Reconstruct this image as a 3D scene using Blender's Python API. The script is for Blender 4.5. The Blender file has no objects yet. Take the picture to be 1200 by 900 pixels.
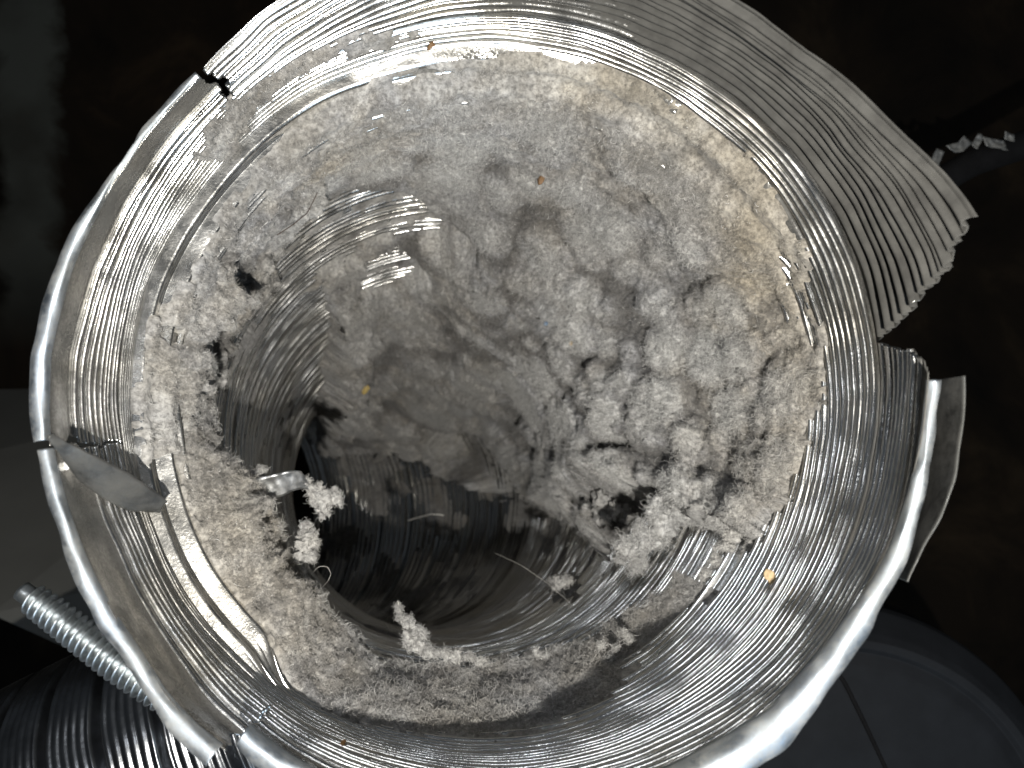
import bpy, bmesh, math, random
import numpy as np
from mathutils import Vector

# ------------------------------------------------------------------ scale: 1 unit in this script = 0.1 mm
U = 1e-4
F = 900.0                     # lens distance of the camera above the mouth of the duct
rng = np.random.default_rng(7)
random.seed(7)
sc = bpy.context.scene
COL = sc.collection

# ------------------------------------------------------------------ camera
cam = bpy.data.cameras.new('camera')
cam.sensor_width = 36; cam.lens = 27
cam.clip_start = 0.002; cam.clip_end = 20
cam.dof.use_dof = True; cam.dof.focus_distance = 1230 * U; cam.dof.aperture_fstop = 34
camo = bpy.data.objects.new('camera', cam); COL.objects.link(camo)
camo.location = (0, 0, F * U)
sc.camera = camo

# ------------------------------------------------------------------ world: dim room
w = bpy.data.worlds.new('World'); sc.world = w; w.use_nodes = True
bg = w.node_tree.nodes['Background']
bg.inputs[0].default_value = (0.80, 0.90, 1.0, 1); bg.inputs[1].default_value = 0.05

# ------------------------------------------------------------------ lamps: the torch held beside the lens, a cool window behind the viewer
def lamp(name, typ, loc, energy, color, target=None, **kw):
    l = bpy.data.lights.new(name, typ); l.energy = energy; l.color = color
    for k, v in kw.items(): setattr(l, k, v)
    o = bpy.data.objects.new(name, l); COL.objects.link(o)
    o.location = [c * U for c in loc]
    if target is not None:
        d = Vector(target) - Vector(loc)
        o.rotation_euler = d.to_track_quat('-Z', 'Y').to_euler()
    return o
lamp('torch_lamp', 'POINT', (130, -310, 1500), 2.6, (1.0, 0.957, 0.875), shadow_soft_size=13 * U)
lamp('window_lamp', 'AREA', (1500, -3200, 2300), 0.6, (0.66, 0.83, 1.0), target=(0, 0, 0), shape='RECTANGLE', size=2600 * U, size_y=1500 * U)

lamp('fill_lamp', 'AREA', (-500, 1500, 2600), 0.14, (0.93, 0.96, 1.0), target=(0, 0, 0), shape='RECTANGLE', size=900 * U, size_y=500 * U)  # added soft fill for the bore and lower ridges, not an actual room lamp

sc.view_settings.view_transform = 'Standard'; sc.view_settings.look = 'None'
sc.view_settings.exposure = 0.0; sc.view_settings.gamma = 1
sc.cycles.use_denoising = True
try: sc.cycles.denoising_prefilter = 'ACCURATE'
except Exception: pass
sc.cycles.max_bounces = 6
sc.cycles.sample_clamp_indirect = 3
sc.cycles.blur_glossy = 0.6
sc.cycles_curves.shape = 'RIBBONS'

# ------------------------------------------------------------------ helpers
def st(L, axis=-1):
    return np.stack(np.broadcast_arrays(*L), axis)
def at(px, py, d):
    """a point that stands d below the mouth, seen at px,py of the photograph (in script units)"""
    k = (F + d) / F
    return np.array([(px - 600) * k, -(py - 450) * k, -d])

def link(name, mesh, mat, parent=None, smooth=True):
    o = bpy.data.objects.new(name, mesh); COL.objects.link(o)
    if parent: o.parent = parent
    if mat: mesh.materials.append(mat)
    if smooth: mesh.shade_smooth()
    return o

def grid_mesh(name, P, close_u=False, keep=None):
    """P: (rows, cols, 3) in script units -> quad mesh"""
    r, c, _ = P.shape
    idx = np.arange(r * c).reshape(r, c)
    if close_u:
        a = idx[:-1, :]; b = idx[1:, :]
        q = st([a, np.roll(a, -1, 1), np.roll(b, -1, 1), b], -1).reshape(-1, 4)
        kk = None if keep is None else (keep[:-1, :] | keep[1:, :] | np.roll(keep, -1, 1)[:-1, :] | np.roll(keep, -1, 1)[1:, :]).reshape(-1)
    else:
        q = st([idx[:-1, :-1], idx[:-1, 1:], idx[1:, 1:], idx[1:, :-1]], -1).reshape(-1, 4)
        kk = None if keep is None else (keep[:-1, :-1] | keep[1:, :-1] | keep[:-1, 1:] | keep[1:, 1:]).reshape(-1)
    if kk is not None: q = q[kk]
    return raw_mesh(name, P.reshape(-1, 3), q)

def raw_mesh(name, V, Q):
    m = bpy.data.meshes.new(name)
    V = np.asarray(V, dtype=np.float32) * U; Q = np.asarray(Q, dtype=np.int32)
    n, k = Q.shape
    m.vertices.add(len(V)); m.vertices.foreach_set('co', V.ravel())
    m.loops.add(n * k); m.loops.foreach_set('vertex_index', Q.ravel())
    m.polygons.add(n); m.polygons.foreach_set('loop_start', np.arange(0, n * k, k, dtype=np.int32))
    m.update(calc_edges=True); m.validate()
    return m

def fattr(mesh, name, vals):
    a = mesh.attributes.new(name, 'FLOAT', 'POINT'); a.data.foreach_set('value', np.asarray(vals, dtype=np.float32).ravel())

def tag(o, label, cat, group=None, kind=None):
    if kind != 'structure':
        o['label'] = label; o['category'] = cat
    else: o['label'] = label
    if group: o['group'] = group
    if kind: o['kind'] = kind
    return o

def empty(name, loc):
    o = bpy.data.objects.new(name, None); COL.objects.link(o)
    o.empty_display_size = 0.005
    o.location = [float(c) * U for c in loc]
    return o

def reparent(o, root):
    o.parent = root
    o.matrix_parent_inverse.identity()
    o.location = [-a for a in root.location]

# vectorised gradient noise
_perm = rng.permutation(512).astype(np.int64); _perm = np.concatenate([_perm, _perm])
_g = rng.normal(size=(512, 3)).astype(np.float32); _g /= np.linalg.norm(_g, axis=1, keepdims=True)
def noise3(P, scale, seed=0):
    P = np.asarray(P, dtype=np.float32) / scale + seed * 17.31
    i = np.floor(P).astype(np.int64); f = P - i
    u = f * f * f * (f * (f * 6 - 15) + 10)
    out = 0
    for dx in (0, 1):
        wx = u[..., 0] if dx else 1 - u[..., 0]
        for dy in (0, 1):
            wy = u[..., 1] if dy else 1 - u[..., 1]
            for dz in (0, 1):
                wz = u[..., 2] if dz else 1 - u[..., 2]
                h = _perm[(_perm[(_perm[(i[..., 0] + dx) & 511] + i[..., 1] + dy) & 511] + i[..., 2] + dz) & 511]
                g = _g[h]
                out = out + wx * wy * wz * (g[..., 0] * (f[..., 0] - dx) + g[..., 1] * (f[..., 1] - dy) + g[..., 2] * (f[..., 2] - dz))
    return out * 1.6
def fbm(P, scale, octv=4, seed=0, gain=0.5):
    s = 0; a = 1
    for k in range(octv):
        s = s + a * noise3(P, scale / 2 ** k, seed + k * 3); a *= gain
    return s
def puffs(P, cell, seed=0, rmin=.45, rmax=.95):
    """cotton-ball bumps: the highest of many overlapping spheres (0..1)"""
    Q = np.asarray(P, dtype=np.float32) / cell + seed * 5.7
    i = np.floor(Q).astype(np.int64)
    best = np.zeros(Q.shape[:-1], dtype=np.float32)
    for dx in (-1, 0, 1):
        for dy in (-1, 0, 1):
            for dz in (-1, 0, 1):
                j = i + np.array([dx, dy, dz])
                h = _perm[(_perm[(_perm[j[..., 0] & 511] + j[..., 1]) & 511] + j[..., 2]) & 511]
                c = j + 0.5 + 0.42 * _g[h]
                r = rmin + (rmax - rmin) * ((h * 37 % 101) / 100.0)
                dd = r * r - ((Q - c) ** 2).sum(-1)
                best = np.maximum(best, np.sqrt(np.maximum(dd, 0)))
    return best
def smooth(e0, e1, x):
    t = np.clip((x - e0) / (e1 - e0), 0, 1); return t * t * (3 - 2 * t)
def sdf(px, py, poly):
    """signed distance, positive inside"""
    poly = np.array(poly, dtype=np.float64); n = len(poly)
    d = np.full(px.shape, 1e12); ins = np.zeros(px.shape, bool)
    for k in range(n):
        x1, y1 = poly[k]; x2, y2 = poly[(k + 1) % n]
        ex, ey = x2 - x1, y2 - y1
        t = np.clip(((px - x1) * ex + (py - y1) * ey) / (ex * ex + ey * ey), 0, 1)
        d = np.minimum(d, (px - x1 - t * ex) ** 2 + (py - y1 - t * ey) ** 2)
        if y1 != y2:
            cond = ((y1 > py) != (y2 > py)) & (px < (x2 - x1) * (py - y1) / (y2 - y1) + x1)
            ins ^= cond
    d = np.sqrt(d); return np.where(ins, d, -d)
def line_dist(px, py, pts):
    d = np.full(px.shape, 1e12)
    for (x1, y1), (x2, y2) in zip(pts[:-1], pts[1:]):
        ex, ey = x2 - x1, y2 - y1
        t = np.clip(((px - x1) * ex + (py - y1) * ey) / (ex * ex + ey * ey), 0, 1)
        d = np.minimum(d, (px - x1 - t * ex) ** 2 + (py - y1 - t * ey) ** 2)
    return np.sqrt(d)

# ------------------------------------------------------------------ materials
def mat(name):
    m = bpy.data.materials.new(name); m.use_nodes = True
    nt = m.node_tree; b = nt.nodes['Principled BSDF']
    return m, nt, b
def N(nt, t, **kw):
    n = nt.nodes.new(t)
    for k, v in kw.items(): setattr(n, k, v)
    return n
def noise_node(nt, scale, detail=4, rough=.55, vec=None, dist=0):
    n = N(nt, 'ShaderNodeTexNoise'); n.inputs['Scale'].default_value = scale
    n.inputs['Detail'].default_value = detail; n.inputs['Roughness'].default_value = rough; n.inputs['Distortion'].default_value = dist
    if vec: nt.links.new(vec, n.inputs['Vector'])
    return n
def ramp(nt, src, stops):
    r = N(nt, 'ShaderNodeValToRGB'); e = r.color_ramp.elements
    while len(e) < len(stops): e.new(0.5)
    for k, (p, c) in enumerate(stops):
        e[k].position = p; e[k].color = (c[0], c[1], c[2], 1) if hasattr(c, '__len__') else (c, c, c, 1)
    nt.links.new(src, r.inputs[0]); return r
def mixc(nt, fac, a, b, blend='MIX'):
    m = N(nt, 'ShaderNodeMix', data_type='RGBA', blend_type=blend)
    for s, v in ((0, fac), (6, a), (7, b)):
        if isinstance(v, (int, float)): m.inputs[s].default_value = v
        elif isinstance(v, tuple): m.inputs[s].default_value = (*v, 1)
        else: nt.links.new(v, m.inputs[s])
    return m.outputs[2]
def math_n(nt, op, a, b=None, clamp=False):
    m = N(nt, 'ShaderNodeMath', operation=op, use_clamp=clamp)
    for s, v in ((0, a), (1, b)):
        if v is None: continue
        if isinstance(v, (int, float)): m.inputs[s].default_value = v
        else: nt.links.new(v, m.inputs[s])
    return m.outputs[0]
def bump(nt, h, strength, dist, prev=None):
    b = N(nt, 'ShaderNodeBump'); b.inputs['Strength'].default_value = strength; b.inputs['Distance'].default_value = dist
    nt.links.new(h, b.inputs['Height'])
    if prev: nt.links.new(prev, b.inputs['Normal'])
    return b.outputs[0]
def attr(nt, name):
    a = N(nt, 'ShaderNodeAttribute', attribute_name=name); return a.outputs['Fac']

def foil_material(name, base=(.80, .81, .82), rough=.26, dust_attr=False, dust=.25, fine=1.0, dc=1.0):
    m, nt, b = mat(name)
    tc = N(nt, 'ShaderNodeTexCoord').outputs['Object']
    n1 = noise_node(nt, 260, 6, .65, tc)
    n2 = noise_node(nt, 2200, 3, .6, tc)
    n3 = noise_node(nt, 60, 3, .5, tc)
    m1 = math_n(nt, 'MULTIPLY', n1.outputs[0], .55)
    d = math_n(nt, 'ADD', m1, math_n(nt, 'MULTIPLY', n2.outputs[0], .45))
    if dust_attr:
        d = math_n(nt, 'ADD', d, math_n(nt, 'SUBTRACT', attr(nt, 'dust'), .5))
    dm = ramp(nt, d, [(.5 - dust * .3, 0.0), (.92 - dust * .3, 1.0)]).outputs[0]
    tint = ramp(nt, n3.outputs[0], [(.35, (base[0], base[1], base[2])), (.75, (base[0] * .93, base[1] * .88, base[2] * .78))]).outputs[0]
    dcol = ramp(nt, n1.outputs[0], [(.3, (.13 * dc, .127 * dc, .12 * dc)), (.7, (.24 * dc, .235 * dc, .22 * dc))]).outputs[0]
    nt.links.new(tint, b.inputs['Base Color'])
    b.inputs['Metallic'].default_value = 1
    rr = ramp(nt, n1.outputs[0], [(.3, rough * .75), (.75, rough * 1.5)]).outputs[0]
    nt.links.new(rr, b.inputs['Roughness'])
    nb = bump(nt, n3.outputs[0], .12, .0005)
    nb = bump(nt, n2.outputs[0], .35 * fine, .00008, nb)
    nb = bump(nt, n1.outputs[0], .12 * fine, .00012, nb)
    nt.links.new(nb, b.inputs['Normal'])
    db = N(nt, 'ShaderNodeBsdfDiffuse'); nt.links.new(dcol, db.inputs[0]); nt.links.new(nb, db.inputs['Normal'])
    mx = N(nt, 'ShaderNodeMixShader'); nt.links.new(dm, mx.inputs[0]); nt.links.new(b.outputs[0], mx.inputs[1]); nt.links.new(db.outputs[0], mx.inputs[2])
    nt.links.new(mx.outputs[0], nt.nodes['Material Output'].inputs[0])
    return m
FOIL = foil_material('duct_foil', rough=.19, dust_attr=True, dc=.62)
DUSTY = foil_material('dusty_foil', rough=.22, dust_attr=True, dc=.40)
RIM = foil_material('rim_foil', base=(.42, .48, .56), rough=.5, dust=0.3, dc=1.2, fine=.6)
STRIPM = foil_material('strip_foil', base=(.45, .47, .50), rough=.36, dust=.1, dc=1.2)
FLAP = foil_material('flap_foil', base=(.20, .21, .22), rough=.55, dust=.6, dc=.36)

def lint_material(name, fibre=False):
    m, nt, b = mat(name)
    tc = N(nt, 'ShaderNodeTexCoord').outputs['Object']
    n0 = noise_node(nt, 55, 5, .6, tc, .4)
    n1 = noise_node(nt, 170, 5, .65, tc, .6)
    n2 = noise_node(nt, 1300, 4, .7, tc)
    n4 = noise_node(nt, 90, 3, .6, tc, 1.2)
    c = ramp(nt, n1.outputs[0], [(.28, (.20, .195, .19)), (.48, (.36, .355, .35)), (.70, (.56, .56, .56))]).outputs[0]
    tan = ramp(nt, n1.outputs[0], [(.28, (.25, .22, .17)), (.5, (.42, .375, .30)), (.72, (.60, .545, .45))]).outputs[0]
    blue = ramp(nt, n1.outputs[0], [(.28, (.22, .225, .25)), (.5, (.40, .41, .44)), (.70, (.62, .63, .66))]).outputs[0]
    tn = math_n(nt, 'ADD', attr(nt, 'tan'), math_n(nt, 'MULTIPLY', math_n(nt, 'SUBTRACT', n0.outputs[0], .5), 1.7), True)
    c = mixc(nt, math_n(nt, 'MULTIPLY', ramp(nt, n4.outputs[0], [(.45, 0), (.62, 1)]).outputs[0], .55), c, blue)
    c = mixc(nt, tn, c, tan)
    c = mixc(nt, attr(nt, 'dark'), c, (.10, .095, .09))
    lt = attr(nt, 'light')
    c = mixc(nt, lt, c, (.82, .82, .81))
    fine = ramp(nt, n2.outputs[0], [(.32, .33), (.66, .96)]).outputs[0]
    c = mixc(nt, 1.0, c, fine, 'MULTIPLY')
    if fibre:
        hi = N(nt, 'ShaderNodeHairInfo')
        v = ramp(nt, hi.outputs['Random'], [(0, .6), (.6, .95), (1, 1.25)]).outputs[0]
        c = mixc(nt, 1.0, c, v, 'MULTIPLY')
        sp = ramp(nt, hi.outputs['Random'], [(.985, 0), (.99, 1)]).outputs[0]
        c = mixc(nt, sp, c, (.75, .74, .72))
    nt.links.new(c, b.inputs['Base Color'])
    b.inputs['Roughness'].default_value = 1; b.inputs['Specular IOR Level'].default_value = .08
    b.inputs['Sheen Weight'].default_value = .25; b.inputs['Sheen Roughness'].default_value = .6
    if not fibre:
        nb = bump(nt, n1.outputs[0], .7, .0009)
        nb = bump(nt, n2.outputs[0], .8, .0003, nb)
        nt.links.new(nb, b.inputs['Normal'])
    return m
LINT = lint_material('lint')
FIB = lint_material('lint_fibre', True)

def plain(name, col, rough=.6, metal=0, var=.25, scale=80, bmp=.2, bdist=.0004):
    m, nt, b = mat(name)
    tc = N(nt, 'ShaderNodeTexCoord').outputs['Object']
    n = noise_node(nt, scale, 6, .6, tc)
    c = ramp(nt, n.outputs[0], [(.3, tuple(x * (1 - var) for x in col)), (.7, tuple(min(1, x * (1 + var)) for x in col))]).outputs[0]
    nt.links.new(c, b.inputs['Base Color'])
    b.inputs['Roughness'].default_value = rough; b.inputs['Metallic'].default_value = metal
    nt.links.new(bump(nt, n.outputs[0], bmp, bdist), b.inputs['Normal'])
    return m

# ------------------------------------------------------------------ centreline of the duct
CP = np.array([(-42, 34, 160), (-35, 20, 0), (-29, -7, -300), (-130, -90, -880), (-235, -290, -1650), (-340, -420, -2150),
               (-760, -560, -2640), (-1500, -650, -2860), (-2400, -690, -2920), (-3300, -700, -2930)], dtype=float)
def catmull(P, n=60):
    out = []
    for k in range(1, len(P) - 2):
        p0, p1, p2, p3 = P[k - 1:k + 3]
        for t in np.linspace(0, 1, n, endpoint=False):
            out.append(.5 * (2 * p1 + (p2 - p0) * t + (2 * p0 - 5 * p1 + 4 * p2 - p3) * t * t + (3 * p1 - p0 - 3 * p2 + p3) * t ** 3))
    return np.array(out)
C = catmull(CP)
for _ in range(60):
    C[1:-1] = .25 * C[:-2] + .5 * C[1:-1] + .25 * C[2:]
AL = np.concatenate([[0], np.cumsum(np.linalg.norm(np.diff(C, axis=0), axis=1))])
T = np.gradient(C, axis=0); T /= np.linalg.norm(T, axis=1, keepdims=True)
Xf = np.zeros_like(C); x = np.array([1., 0, 0])
for k in range(len(C)):
    x = x - T[k] * x.dot(T[k]); x /= np.linalg.norm(x); Xf[k] = x
Yf = np.cross(Xf, T)          # +Y at the mouth
SMAX = AL[-1] - 5
def frame(s):
    s = np.asarray(s, dtype=float)
    ss = np.clip(s, 0, SMAX)
    g = lambda A: st([np.interp(ss, AL, A[:, k]) for k in range(3)], -1)
    c, t = g(C), g(T)
    c = c + (s - ss)[..., None] * t
    return c, g(Xf), g(Yf), t
R0 = 535.0
def sweep(s, th, r):
    """s, th, r broadcastable arrays -> points"""
    s, th, r = np.broadcast_arrays(s, th, r)
    c, X, Y, _ = frame(s)
    return c + r[..., None] * (np.cos(th)[..., None] * X + np.sin(th)[..., None] * Y)
def project(P):
    k = F / (F - P[..., 2])
    return 600 + P[..., 0] * k, 450 - P[..., 1] * k

# fine ridges: two groups in the mouth, two steps of the collar, then groups of five with a flat lock seam between
CEN = [4, 17, 30, 43, 56, 70, 83, 96, 109, 122, 135, 148, 161, 187, 199, 211, 223, 235, 248, 262, 276, 290, 303]
c_ = 318.0
while c_ < 3900:
    CEN += [c_ + 20.8 * k for k in range(5)]; c_ += 20.8 * 5 + 22
CEN = np.array(CEN, float)
WID = np.where(CEN < 310, 2.7, 3.9)
AMP = np.where(CEN < 310, 6.6, 11.0) * (.8 + .4 * rng.random(len(CEN)))
def ridge(s, th):
    """inward height of the foil relief at bore length s, angle th"""
    s = np.asarray(s, float); k = np.abs(s.reshape(-1, 1) - CEN[None]).argmin(1).reshape(s.shape)
    u = (s - CEN[k]) / WID[k]
    a = AMP[k] * (1 + .15 * np.sin(th * 3 + CEN[k]) + .08 * np.sin(th * 11 + 2 * CEN[k]))
    a = np.where((s > 241) & (s < 310), a * (1 - stepped(th)), a)
    return a * np.sqrt(np.maximum(1 - u * u, 0))
def stepped(th):
    d = np.degrees(th) % 360
    return smooth(20, 34, d) * (1 - smooth(226, 238, d))
def wobble(s, th):
    return 2.2 * noise3(st([np.cos(th) * 500, np.sin(th) * 500, s * 1.0], -1), 70, 12) + .3 * noise3(st([np.cos(th) * 500, np.sin(th) * 500, s * 6.0], -1), 28, 13)
def rows(s0, s1):
    out = [s0, s1]
    for c, w_ in zip(CEN, WID):
        fine = [-1.35, -1, -.95, -.8, -.45, 0, .45, .8, .95, 1, 1.35] if c < 1300 else ([-1, -.85, -.3, .3, .85, 1] if c < 2300 else [-1, 0, 1])
        out += [c + w_ * f for f in fine]
    for a in (60, 66, 74, 245, 247, 249, 251, 253, 258, 268, 276, 278, 280, 282, 284, 292, 300): out.append(a)
    if s0 < 60: out += list(np.arange(s0, 82, 4.0))
    out = np.unique(np.array(out)); return out[(out >= s0) & (out <= s1)]
def Rb(s, th):
    """plain radius of the bore: cylinder, two steps of the inner collar, cylinder"""
    return 535.0 + stepped(th) * (-24 * np.clip((s - 244) / 10.0, 0, 1) - 26 * np.clip((s - 275) / 10.5, 0, 1) + 50 * smooth(330, 560, s))

def dents(s, th):
    P = st([np.cos(th) * 500 + 0 * s, np.sin(th) * 500 + 0 * s, s + 0 * th], -1)
    near = np.exp(-np.maximum(s, 0) / 500.0)
    return 9 * near * noise3(P, 260, 3) + 2.2 * noise3(P, 95, 5) * near + .5 * noise3(P, 38, 6)

D2R = math.pi / 180
duct = empty('foil_duct', (-35, 20, 0))
tag(duct, 'open crumpled silver foil duct with fine ridges, clogged inside with grey lint', 'duct')

# -- the tube below the slit mouth
SB = 174.0
th = np.linspace(0, 2 * np.pi, 420, endpoint=False)[None, :]
s = rows(SB, 3380)[:, None]
relief = ridge(s, th)
P = sweep(s + wobble(s, th), th, Rb(s, th) - relief - dents(s, th))
me = grid_mesh('tube_wall', P, close_u=True)
px, py = project(P)
dust = .24 - .12 * smooth(330, 600, s) + .2 * noise3(P, 160, 9) + .12 * smooth(1400, 2400, s + 0 * th)
thd = np.degrees(th) % 360
dust = dust + .35 * np.exp(-((thd - 40) / 55.0) ** 2) * np.ones_like(s)
dust = dust + .14 * smooth(480, 620, s) * smooth(215, 250, thd) * (1 - smooth(320, 345, thd))
dust = dust + (.34 * stepped(th) - .2 * smooth(100, 118, thd) * (1 - smooth(188, 204, thd))) * smooth(240, 250, s) * (1 - smooth(290, 320, s))
fattr(me, 'dust', dust - .035 * relief)
tube = link('tube_wall', me, FOIL); reparent(tube, duct)

# -- the four panels of the slit mouth
#  name, theta at slit foot (start,end), theta at rim (start,end), lip?
def tab(thd, pts):
    xs = [p[0] for p in pts]; return np.interp(thd, xs, [p[1] for p in pts])
panels = [
    ('A', 5.5, 133.0, 15.5, 132.0),
    ('B', 133.0, 189.6, 134.0, 189.3),
    ('C', 189.6, 236.0, 190.2, 235.5),
    ('D', 236.0, 365.5, 236.8, 358.2)]
LW = {'A': lambda t: 0 * t,
      'B': lambda t: tab(t, [(133, 4), (150, 4), (165, 8), (180, 11), (190, 10)]),
      'C': lambda t: tab(t, [(190, 10), (205, 9), (225, 10), (236, 14)]),
      'D': lambda t: tab(t, [(236, 13), (260, 14), (285, 19), (300, 22), (315, 17), (335, 10), (350, 7), (366, 6)])}
def mouth_r(name, s, thd):
    """how far the panel edge stands out of the round"""
    q = 1 - np.clip(s / SB, -1, 1)
    q = np.clip(q, 0, 1.4)
    if name == 'A':
        e = tab(thd, [(5, 40), (15, 34), (22, 26), (30, 12), (44, -6), (60, -2), (90, -2), (115, -10), (133, -26)])
    elif name == 'B':
        e = tab(thd, [(133, -22), (140, -22), (150, -20), (165, 4), (178, 14), (190, 12)])
    elif name == 'C':
        e = tab(thd, [(190, 10), (205, 4), (220, 4), (236, 20)])
    else:
        e = tab(thd, [(236, -24), (250, -8), (270, 0), (300, 2), (330, -14), (350, -18), (366, -16)])
    return e * q ** 1.5
for name, f0, f1, r0, r1 in panels:
    ncol = int((f1 - f0) / .28)
    sr = rows(-6.0 if name == 'A' else 6.0, SB)
    u = np.linspace(0, 1, ncol)[None, :]
    ss = sr[:, None]
    q = np.clip(1 - ss / SB, 0, 1)
    jag = 2.6 * np.sin(ss * .075 + 1) * q + 1.6 * np.sin(ss * .19 + 2) * q + .5 * np.sin(ss * .55) * q
    a0 = f0 + (r0 - f0) * q ** 1.1 + jag * .25
    a1 = f1 + (r1 - f1) * q ** 1.1 + jag * .3
    thd = a0 + (a1 - a0) * u
    tt = thd * D2R
    mr = mouth_r(name, ss, thd)
    rd = ridge(ss, tt % (2 * np.pi))
    lipfade = 1.0 if name == 'A' else (smooth(44, 52, ss) if name == 'B' else smooth(62, 76, ss))
    if name == 'A': rd = rd * (1.15 + .35 * (1 - smooth(50, 90, thd)))
    rr = Rb(ss, tt) - rd * lipfade - dents(ss, tt) + mr
    if name != 'A': rr = rr - (2 * LW[name](thd) - 5) * smooth(60, 0, ss)
    else:
        rr = rr + 3.0 * q * noise3(st([tt * 300, ss + 0 * tt, 0 * tt], -1), 40, 21)
    s_use = ss + 0 * tt
    if name == 'A':      # ragged torn rim
        s_use = s_use - 14 * q * (tab(thd, [(5, 3), (15, 2.2), (28, .6), (133, 0)])) + 4 * q * noise3(st([tt * 300, 0 * tt + 0 * ss, 0 * tt], -1), 30, 22)
    P = sweep(s_use + wobble(ss, tt), tt, rr)
    me = grid_mesh('mouth_panel', P)
    dv = .34 + .2 * noise3(P, 120, 11) + .12 * noise3(P, 30, 14) + (.30 * smooth(80, 50, ss) if name != 'A' else 0)
    dv = dv + .95 * np.exp(-((((thd + 180) % 360) - 180 - 35) / 48.0) ** 2) + .12 * np.exp(-((thd - 90) / 30.0) ** 2)
    dv = dv - (.05 * rd * lipfade if name != 'A' else .008 * rd)
    fattr(me, 'dust', dv)
    o = link('mouth_panel', me, DUSTY if name == 'A' else FOIL); reparent(o, duct)
    lab = {'A': 'dusty matt grey panel flaring out at the upper right', 'B': 'bright ridged panel at the left', 'C': 'narrow ridged panel at the lower left', 'D': 'wide ridged panel along the bottom and right'}[name]
    o['label'] = lab
    sol = o.modifiers.new('thickness', 'SOLIDIFY'); sol.thickness = 1.6 * U; sol.offset = 0
    if name != 'A':      # smooth rolled lip
        lw = LW[name]
        phi = np.linspace(-.25, 2.75, 26)[:, None]
        thl = np.linspace(r0 + .1, r1 - .1, ncol)[None, :]
        tl = thl * D2R
        s0 = 8.0
        rr0 = R0 - dents(s0 + 0 * tl, tl) + mouth_r(name, s0, thl) - (2 * lw(thl) - 5) * .985
        wv = lw(thl) * (1 + .22 * noise3(st([tl * 400, 0 * tl, 0 * tl], -1), 110, 31) + .05 * noise3(st([tl * 400, 0 * tl, 0 * tl], -1), 30, 32))
        rl = rr0 + wv * (1 - np.cos(phi)) + 3.4 * noise3(st([tl * 400 + 0 * phi, phi * 30 + 0 * tl, 0 * tl + 0 * phi], -1), 36, 33) * np.clip(phi, 0, 1) + 5 * np.maximum(noise3(st([tl * 400 + 0 * phi, phi * 9 + 0 * tl, 0 * tl + 0 * phi], -1), 52, 35) - .35, 0)
        sl = s0 - wv * .95 * np.sin(phi) + 3 * noise3(st([tl * 400, 0 * tl, 0 * tl], -1), 120, 34)
        P = sweep(sl, tl, rl)
        me = grid_mesh('rolled_rim', P)
        o = link('rolled_rim', me, RIM); reparent(o, duct)
        sol = o.modifiers.new('thickness', 'SOLIDIFY'); sol.thickness = 1.6 * U; sol.offset = 0

# outer loose layer of foil behind the rim at the right
thl = np.linspace(333, 358.6, 150)[None, :]; v = np.linspace(0, 1, 26)[:, None]; tl = thl * D2R
rl = R0 + 5 + 6 * smooth(333, 350, thl) * (1 - v) + 3 * noise3(st([tl * 400, v * 60 + 0 * tl, 0 * tl], -1), 40, 41)
sl = -4 + 150 * v + 5 * noise3(st([tl * 400, 0 * tl, 0 * tl], -1), 30, 42) + 16 * smooth(350, 333, thl)
me = grid_mesh('outer_foil_layer', sweep(sl, tl, rl))
o = link('outer_foil_layer', me, FLAP); reparent(o, duct)
sol = o.modifiers.new('thickness', 'SOLIDIFY'); sol.thickness = 1.6 * U; sol.offset = 0

# torn flap curling into the mouth at the left slit
top = [(60, 508, -6), (84, 519, 20), (110, 533, 45), (150, 553, 95), (184, 576, 150), (196, 586, 172)]
bot = [(61, 514, 0), (74, 536, 30), (92, 560, 62), (122, 584, 98), (150, 597, 140), (188, 600, 180)]
def resamp(pts, n):
    A = np.array([at(*p) for p in pts]); t = np.linspace(0, len(A) - 1, n)
    k = np.minimum(t.astype(int), len(A) - 2)
    Am = st([np.interp(t, np.arange(len(A)), A[:, j]) for j in range(3)], -1)
    for _ in range(4): Am[1:-1] = .25 * Am[:-2] + .5 * Am[1:-1] + .25 * Am[2:]
    return Am
a, b_ = resamp(top, 60), resamp(bot, 60)
vv = np.linspace(0, 1, 14)[:, None, None]
P = a[None] * (1 - vv) + b_[None] * vv
P[..., 2] += 7 * np.sin(np.pi * vv[..., 0]) + 2.2 * noise3(P, 30, 51)
P[..., 1] += 1.6 * noise3(P * [1, 1, 0], 12, 52) * (np.abs(vv[..., 0] - .5) > .45)
o = link('torn_flap', grid_mesh('torn_flap', P), FLAP); reparent(o, duct)
sol = o.modifiers.new('thickness', 'SOLIDIFY'); sol.thickness = 2 * U

# ------------------------------------------------------------------ the lint lining
NT = 1150
tl = np.linspace(0, 2 * np.pi, NT, endpoint=False)[None, :]
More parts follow.
